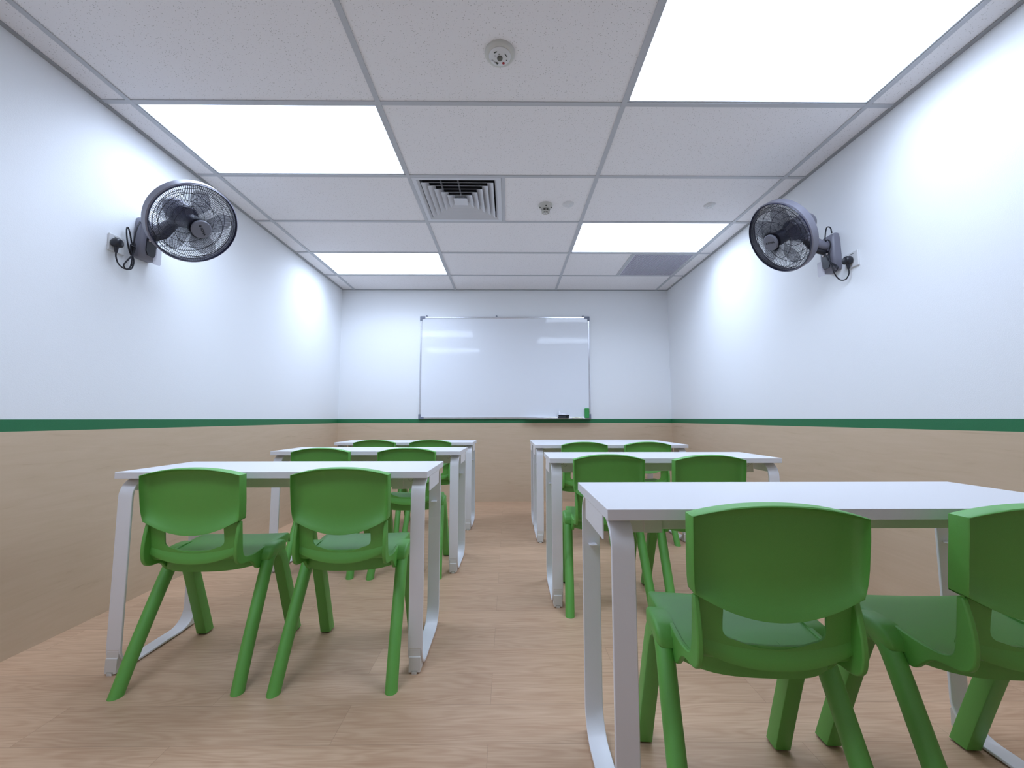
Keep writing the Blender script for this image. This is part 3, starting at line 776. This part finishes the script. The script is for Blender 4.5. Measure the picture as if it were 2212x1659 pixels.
# ------------------------------------------------------------------ wall fans
def text_mesh(body, size, m, depth=0.0006):
    cu = bpy.data.curves.new('txt', 'FONT'); cu.body = body; cu.size = size; cu.extrude = depth; cu.align_x = 'LEFT'; cu.align_y = 'CENTER'; cu.offset = size*0.02
    to = bpy.data.objects.new('txt', cu); COL.objects.link(to)
    dg = bpy.context.evaluated_depsgraph_get(); dg.update()
    me = bpy.data.meshes.new_from_object(to.evaluated_get(dg), depsgraph=dg); bpy.data.objects.remove(to)
    me.materials.clear(); me.materials.append(m); return me
RC = 0.205          # cage radius
def front_prof(t):   # t 0 ring .. 1 cap ; returns radius, forward
    rr_ = RC+(0.046-RC)*t
    return rr_, 0.012+0.052*(1-(rr_/RC)**2.4)
def rear_prof(t):
    rr_ = RC+(0.060-RC)*t
    return rr_, -0.030-0.052*(1-(rr_/RC)**3)
def cage_mesh(pf, name, nw, twist, rings):
    bm = bmesh.new()
    for k in range(nw):
        a0 = 2*PI*k/nw; pts = []
        for j in range(9):
            t = j/8; rr_, hgt = pf(t); a = a0+twist*t
            pts.append((rr_*math.cos(a), rr_*math.sin(a), hgt))
        add_tube(bm, pts, 0.00095, 4)
    for t in rings:
        rr_, hgt = pf(t)
        add_tube(bm, [Vector((rr_*math.cos(2*PI*k/64), rr_*math.sin(2*PI*k/64), hgt-0.001)) for k in range(64)], 0.0015, 5, closed=True)
    return finish(bm, name, M['wire'], True)
FRONT = cage_mesh(front_prof, 'front_cage', 140, 0.35, (0.0, 0.10, 0.22, 0.58, 1.0))
REAR = cage_mesh(rear_prof, 'rear_cage', 120, -0.30, (0.0, 0.2, 0.5, 0.8, 1.0))
def blade_mesh():
    bm = bmesh.new(); rows = []
    for i in range(9):
        t = i/8; rr_ = 0.036+(0.178-0.036)*t
        a0 = -0.28-0.34*math.sin(PI*min(1, t*1.1))+0.10*t; a1 = 0.34+0.16*t-0.28*t**4
        row = []
        for j in range(7):
            q = j/6; a = a0+(a1-a0)*q
            hgt = 0.030*(q-0.5)*(1-0.55*t)+0.006*math.sin(PI*q)
            row.append(bm.verts.new((rr_*math.cos(a), rr_*math.sin(a), hgt)))
        rows.append(row)
    for a, b in zip(rows, rows[1:]):
        for i in range(6): bm.faces.new((a[i], a[i+1], b[i+1], b[i]))
    ext = bmesh.ops.solidify(bm, geom=bm.faces[:], thickness=0.0018)
    return finish(bm, 'blade', M['blade'], True)
BLADE = blade_mesh()
bm = bmesh.new()
add_lathe(bm, [(RC+0.003, 0.016), (RC+0.009, 0.012), (RC+0.009, -0.026), (RC+0.004, -0.030), (RC+0.002, -0.028), (RC+0.004, 0.0), (RC+0.001, 0.014), (RC+0.003, 0.016)], 72, cap=False)
RING = finish(bm, 'ring_band', M['fangrey'], True, 40, 1e-5)
bm = bmesh.new(); add_lathe(bm, [(RC+0.0015, 0.020), (RC-0.003, 0.017), (RC-0.003, 0.008), (RC+0.003, 0.008), (RC+0.0035, 0.017), (RC+0.0015, 0.020)], 72, cap=False)
RIM = finish(bm, 'cage_rim', M['fandark'], True, 60, 1e-5)
bm = bmesh.new(); add_lathe(bm, [(0.044, 0.062), (0.0475, 0.066), (0.0475, 0.073), (0.044, 0.0765), (0.020, 0.078)], 40)
CAP = finish(bm, 'cap', M['fancap'], True, 35)
bm = bmesh.new(); add_lathe(bm, [(0.022, -0.03), (0.040, -0.022), (0.042, 0.020), (0.036, 0.034), (0.012, 0.040)], 32)
HUB = finish(bm, 'hub', M['fandark'], True, 35)
bm = bmesh.new(); add_lathe(bm, [(0.056, -0.074), (0.060, -0.082), (0.060, -0.150), (0.057, -0.185), (0.048, -0.212), (0.032, -0.228), (0.012, -0.234)], 36)
MOTOR = finish(bm, 'motor_housing', M['fangrey'], True, 35)

def make_fan(side, wx, by, bz, head, yaw_, pitch_, logo_rot, label, cordpts, plug, blade_rot):
    """side: +1 fan hangs on the left wall and reaches to +x, -1 the other way round"""
    r = empty('wall_fan', (wx, by, bz)); tag(r, label, 'fan', 'oscillating wall fans')
    s = side
    L = lambda x, y, z: (s*x, y, z)      # x measured out of the wall
    # bracket body: rounded box standing on the wall, thicker below
    bm = bmesh.new(); rings = []
    for z, d0, w_ in ((-0.100, 0.016, 0.032), (-0.095, 0.034, 0.047), (-0.075, 0.048, 0.052), (-0.02, 0.051, 0.053), (0.04, 0.051, 0.052), (0.09, 0.048, 0.049), (0.116, 0.038, 0.044), (0.126, 0.018, 0.034)):
        ring = []
        for x_, y_ in ((0.001, -1), (d0*0.75, -1), (d0*0.93, -0.86), (d0, -0.6), (d0, 0.6), (d0*0.93, 0.86), (d0*0.75, 1), (0.001, 1)):
            ring.append(Vector(L(x_, y_*w_, z)))
        rings.append(ring)
    add_loft(bm, rings); obj('bracket', bm, M['fangrey'], r, smooth=True, angle=50, bevel=0.004)
    # control panel with buttons on the outward face
    bm = bmesh.new(); ol = []
    for k in range(9): a = PI*k/8; ol.append((0.030*math.cos(a), 0.006+0.020*math.sin(a)))
    ol += [(-0.030, -0.055), (-0.018, -0.078), (0.018, -0.078), (0.030, -0.055)]
    add_prism(bm, ol, s*0.0500, s*0.0545, axis='x'); cp = obj('control_panel', bm, M['black'], r)
    cp['label'] = 'black control panel'
    for yy_ in (-0.014, 0.014):
        bm = bmesh.new(); add_lathe(bm, [(0.006, 0.0), (0.006, 0.003), (0.004, 0.004)], 14, Matrix.Translation(L(0.0545, yy_, 0.004)) @ Matrix.Rotation(s*PI/2, 4, 'Y')); obj('button', bm, M['button'], cp, smooth=True, angle=40)
    bm = bmesh.new(); ol = [(-0.001, -0.112), (0.030, -0.112), (0.034, -0.106), (0.034, -0.03), (0.030, -0.024), (-0.001, -0.024)]
    mt = Matrix.Translation(L(0.050, 0.020, 0)) @ Matrix.Rotation(-s*0.5, 4, 'Z')
    add_prism(bm, ol, -0.0006, 0.0006, axis='x', mtx=mt); obj('hang_tag', bm, M['clear'], r)['label'] = 'clear plastic tag'
    # head
    hc = Vector(head)-Vector((wx, by, bz))
    nf = Vector((math.cos(pitch_)*math.sin(yaw_), -math.cos(pitch_)*math.cos(yaw_), math.sin(pitch_)))
    ux = nf.cross(Vector((0, 0, 1))).normalized(); uy = ux.cross(nf)
    if (-ux).dot(Vector((1, 0, 0))) > 0 and False: ux = -ux
    # local: Z forward along nf, X to the viewer's right when looking at the face
    Xr = uy.cross(nf).normalized()
    H = Matrix(((Xr.x, uy.x, nf.x, hc.x), (Xr.y, uy.y, nf.y, hc.y), (Xr.z, uy.z, nf.z, hc.z), (0, 0, 0, 1)))
    for me, nm in ((FRONT, 'front_cage'), (REAR, 'rear_cage'), (RING, 'ring_band'), (RIM, 'cage_rim')): obj(nm, me, None, r, mtx=H)
    mo = obj('motor_housing', MOTOR, None, r, mtx=H)
    hb = obj('hub', HUB, None, r, mtx=H)
    for k in range(5):
        bo = obj('blade', BLADE, None, r, mtx=H @ Matrix.Rotation(blade_rot+2*PI*k/5, 4, 'Z'))
    cp_ = obj('cap', CAP, None, r, mtx=H)
    me = text_mesh('SONA', 0.0165, M['print'])
    obj('lettering', me, None, cp_, mtx=Matrix.Rotation(logo_rot, 4, 'Z') @ Matrix.Translation((-0.012, 0, 0.0782)))
    bm = bmesh.new(); add_prism(bm, [(-0.007, 0), (0, -0.007), (0.007, 0), (0, 0.007)], 0.0776, 0.0788, axis='z')
    obj('diamond_mark', bm, M['print'], cp_, mtx=Matrix.Rotation(logo_rot, 4, 'Z') @ Matrix.Translation((-0.022, 0, 0)))
    # arm between bracket top and motor
    pm = hc-nf*0.135-Vector((0, 0, 0.035))
    bm = bmesh.new(); pts = smooth_path([Vector(L(0.03, 0, 0.055)), Vector(L(0.075, 0, 0.062)), (Vector(L(0.10, 0, 0.066))+pm)/2, pm, hc-nf*0.130], 5)
    add_tube(bm, pts, [0.030-0.004*i/len(pts) for i in range(len(pts))], 14); obj('arm', bm, M['fangrey'], r, smooth=True, angle=50)
    bm = bmesh.new(); a_ = Vector(L(0.085, 0, 0.010)); add_tube(bm, [Vector(L(0.06, 0, 0.02)), Vector(L(0.12, 0, 0.036)), pm+Vector((0, 0, -0.01))], 0.016, 10); obj('arm_joint', bm, M['black'], r, smooth=True, angle=50)
    # cord and plug
    bm = bmesh.new()
    for run in cordpts: add_tube(bm, smooth_path([L(*p) for p in run], 7), 0.0034, 7)
    obj('cord', bm, M['cord'], r, smooth=True)
    px, py, pz = plug
    bm = bmesh.new(); rings = []
    for xd, sc_ in ((0.012, 0.90), (0.018, 1.0), (0.034, 0.98), (0.042, 0.84), (0.045, 0.6)):
        ring = []
        for k in range(20):
            a = 2*PI*k/20; yy_ = 0.024*math.cos(a); zz_ = 0.026*math.sin(a)
            if zz_ < -0.016: zz_ = -0.016-0.3*(abs(zz_)-0.016)
            ring.append(Vector(L(xd, py+yy_*sc_, pz+zz_*sc_)))
        rings.append(ring)
    add_loft(bm, rings); add_tube(bm, [L(0.024, py, pz-0.016), L(0.024, py, pz-0.046)], [0.010, 0.006], 10)
    obj('plug', bm, M['black'], r, smooth=True, angle=50)
    return r
def socket(wx, s, y, z, label):
    r = empty('wall_socket', (wx, y, z)); tag(r, label, 'socket', 'wall sockets by the fans')
    b0, b1 = (0.0, 0.009) if s > 0 else (-0.009, 0.0)
    bm = bmesh.new(); add_box(bm, b0, b1, -0.043, 0.043, -0.043, 0.043); obj('face_plate', bm, M['white'], r, bevel=0.003)
    bm = bmesh.new(); c0, c1 = (0.0085, 0.0125) if s > 0 else (-0.0125, -0.0085)
    add_box(bm, c0, c1, 0.020*1, 0.032*1, 0.018, 0.034); obj('switch', bm, M['white'], r, bevel=0.001)
    bm = bmesh.new(); add_box(bm, min(s*0.0088, s*0.0095), max(s*0.0088, s*0.0095), -0.018, 0.010, 0.029, 0.032); obj('print_mark', bm, M['mark'], r)
# left fan: bracket centre on the wall
BYL, BZL = 2.150, 1.895
cord = [
    # plug -> loop
    [(0.024, -0.161, -0.122), (0.022, -0.157, -0.145), (0.018, -0.138, -0.172), (0.020, -0.108, -0.185), (0.022, -0.084, -0.175), (0.022, -0.074, -0.145), (0.024, -0.076, -0.08), (0.026, -0.094, -0.01), (0.024, -0.108, 0.03), (0.024, -0.116, 0.02), (0.026, -0.112, -0.03), (0.024, -0.090, -0.09), (0.026, -0.068, -0.12)],
    [(0.024, -0.116, -0.170), (0.028, -0.110, -0.150), (0.030, -0.088, -0.115), (0.030, -0.070, -0.07), (0.028, -0.074, -0.03), (0.026, -0.090, -0.055), (0.030, -0.088, -0.09), (0.030, -0.070, -0.130), (0.028, -0.076, -0.172), (0.024, -0.098, -0.186), (0.024, -0.116, -0.172), (0.028, -0.108, -0.148), (0.031, -0.088, -0.112)],
    [(0.030, -0.052, 0.09), (0.034, -0.070, 0.05), (0.034, -0.080, -0.01), (0.032, -0.078, -0.08), (0.030, -0.080, -0.12), (0.028, -0.078, -0.16)],
]
tie = [(0.030, -0.094, -0.055), (0.038, -0.082, -0.06), (0.030, -0.070, -0.055), (0.022, -0.082, -0.055), (0.030, -0.094, -0.055)]
make_fan(+1, XL, BYL, BZL, (-1.667, 2.095, 1.976), math.radians(72), math.radians(-35.2), math.radians(-42),
         'grey wall fan on the left wall with a smoky blade and black cord loops', cord+[tie], (0, -0.161, -0.076), 0.5)
socket(XL, 1, 2.008, 1.822, 'white wall socket left of the left wall fan')
# right fan
BYR, BZR = 2.300, 1.893
cordr = [
    [(0.024, -0.117, -0.122), (0.022, -0.114, -0.150), (0.020, -0.088, -0.172), (0.024, -0.052, -0.160), (0.045, -0.044, -0.120), (0.060, -0.048, -0.07)],
    [(0.040, -0.040, 0.118), (0.048, -0.042, 0.150), (0.060, -0.030, 0.155), (0.062, -0.016, 0.10), (0.062, -0.008, 0.02), (0.062, -0.022, -0.02), (0.062, -0.052, -0.065), (0.062, -0.080, -0.098), (0.060, -0.082, -0.114), (0.062, -0.064, -0.112), (0.062, -0.042, -0.06), (0.064, -0.038, 0.00), (0.064, -0.056, 0.05), (0.066, -0.036, 0.080), (0.062, -0.014, 0.068), (0.062, -0.008, 0.02)],
    [(0.062, -0.008, 0.01), (0.064, -0.032, -0.04), (0.062, -0.066, -0.075), (0.060, -0.086, -0.094), (0.060, -0.088, -0.108), (0.062, -0.070, -0.116), (0.062, -0.036, -0.055)],
]
make_fan(-1, XR, BYR, BZR, (1.600, 2.306, 2.008), math.radians(-87.1), math.radians(-29.6), math.radians(-15),
         'grey wall fan on the right wall with black cord tangled over its bracket', cordr, (0, -0.117, -0.076), 1.0)
socket(XR, -1, 2.178, 1.820, 'white wall socket right of the right wall fan')
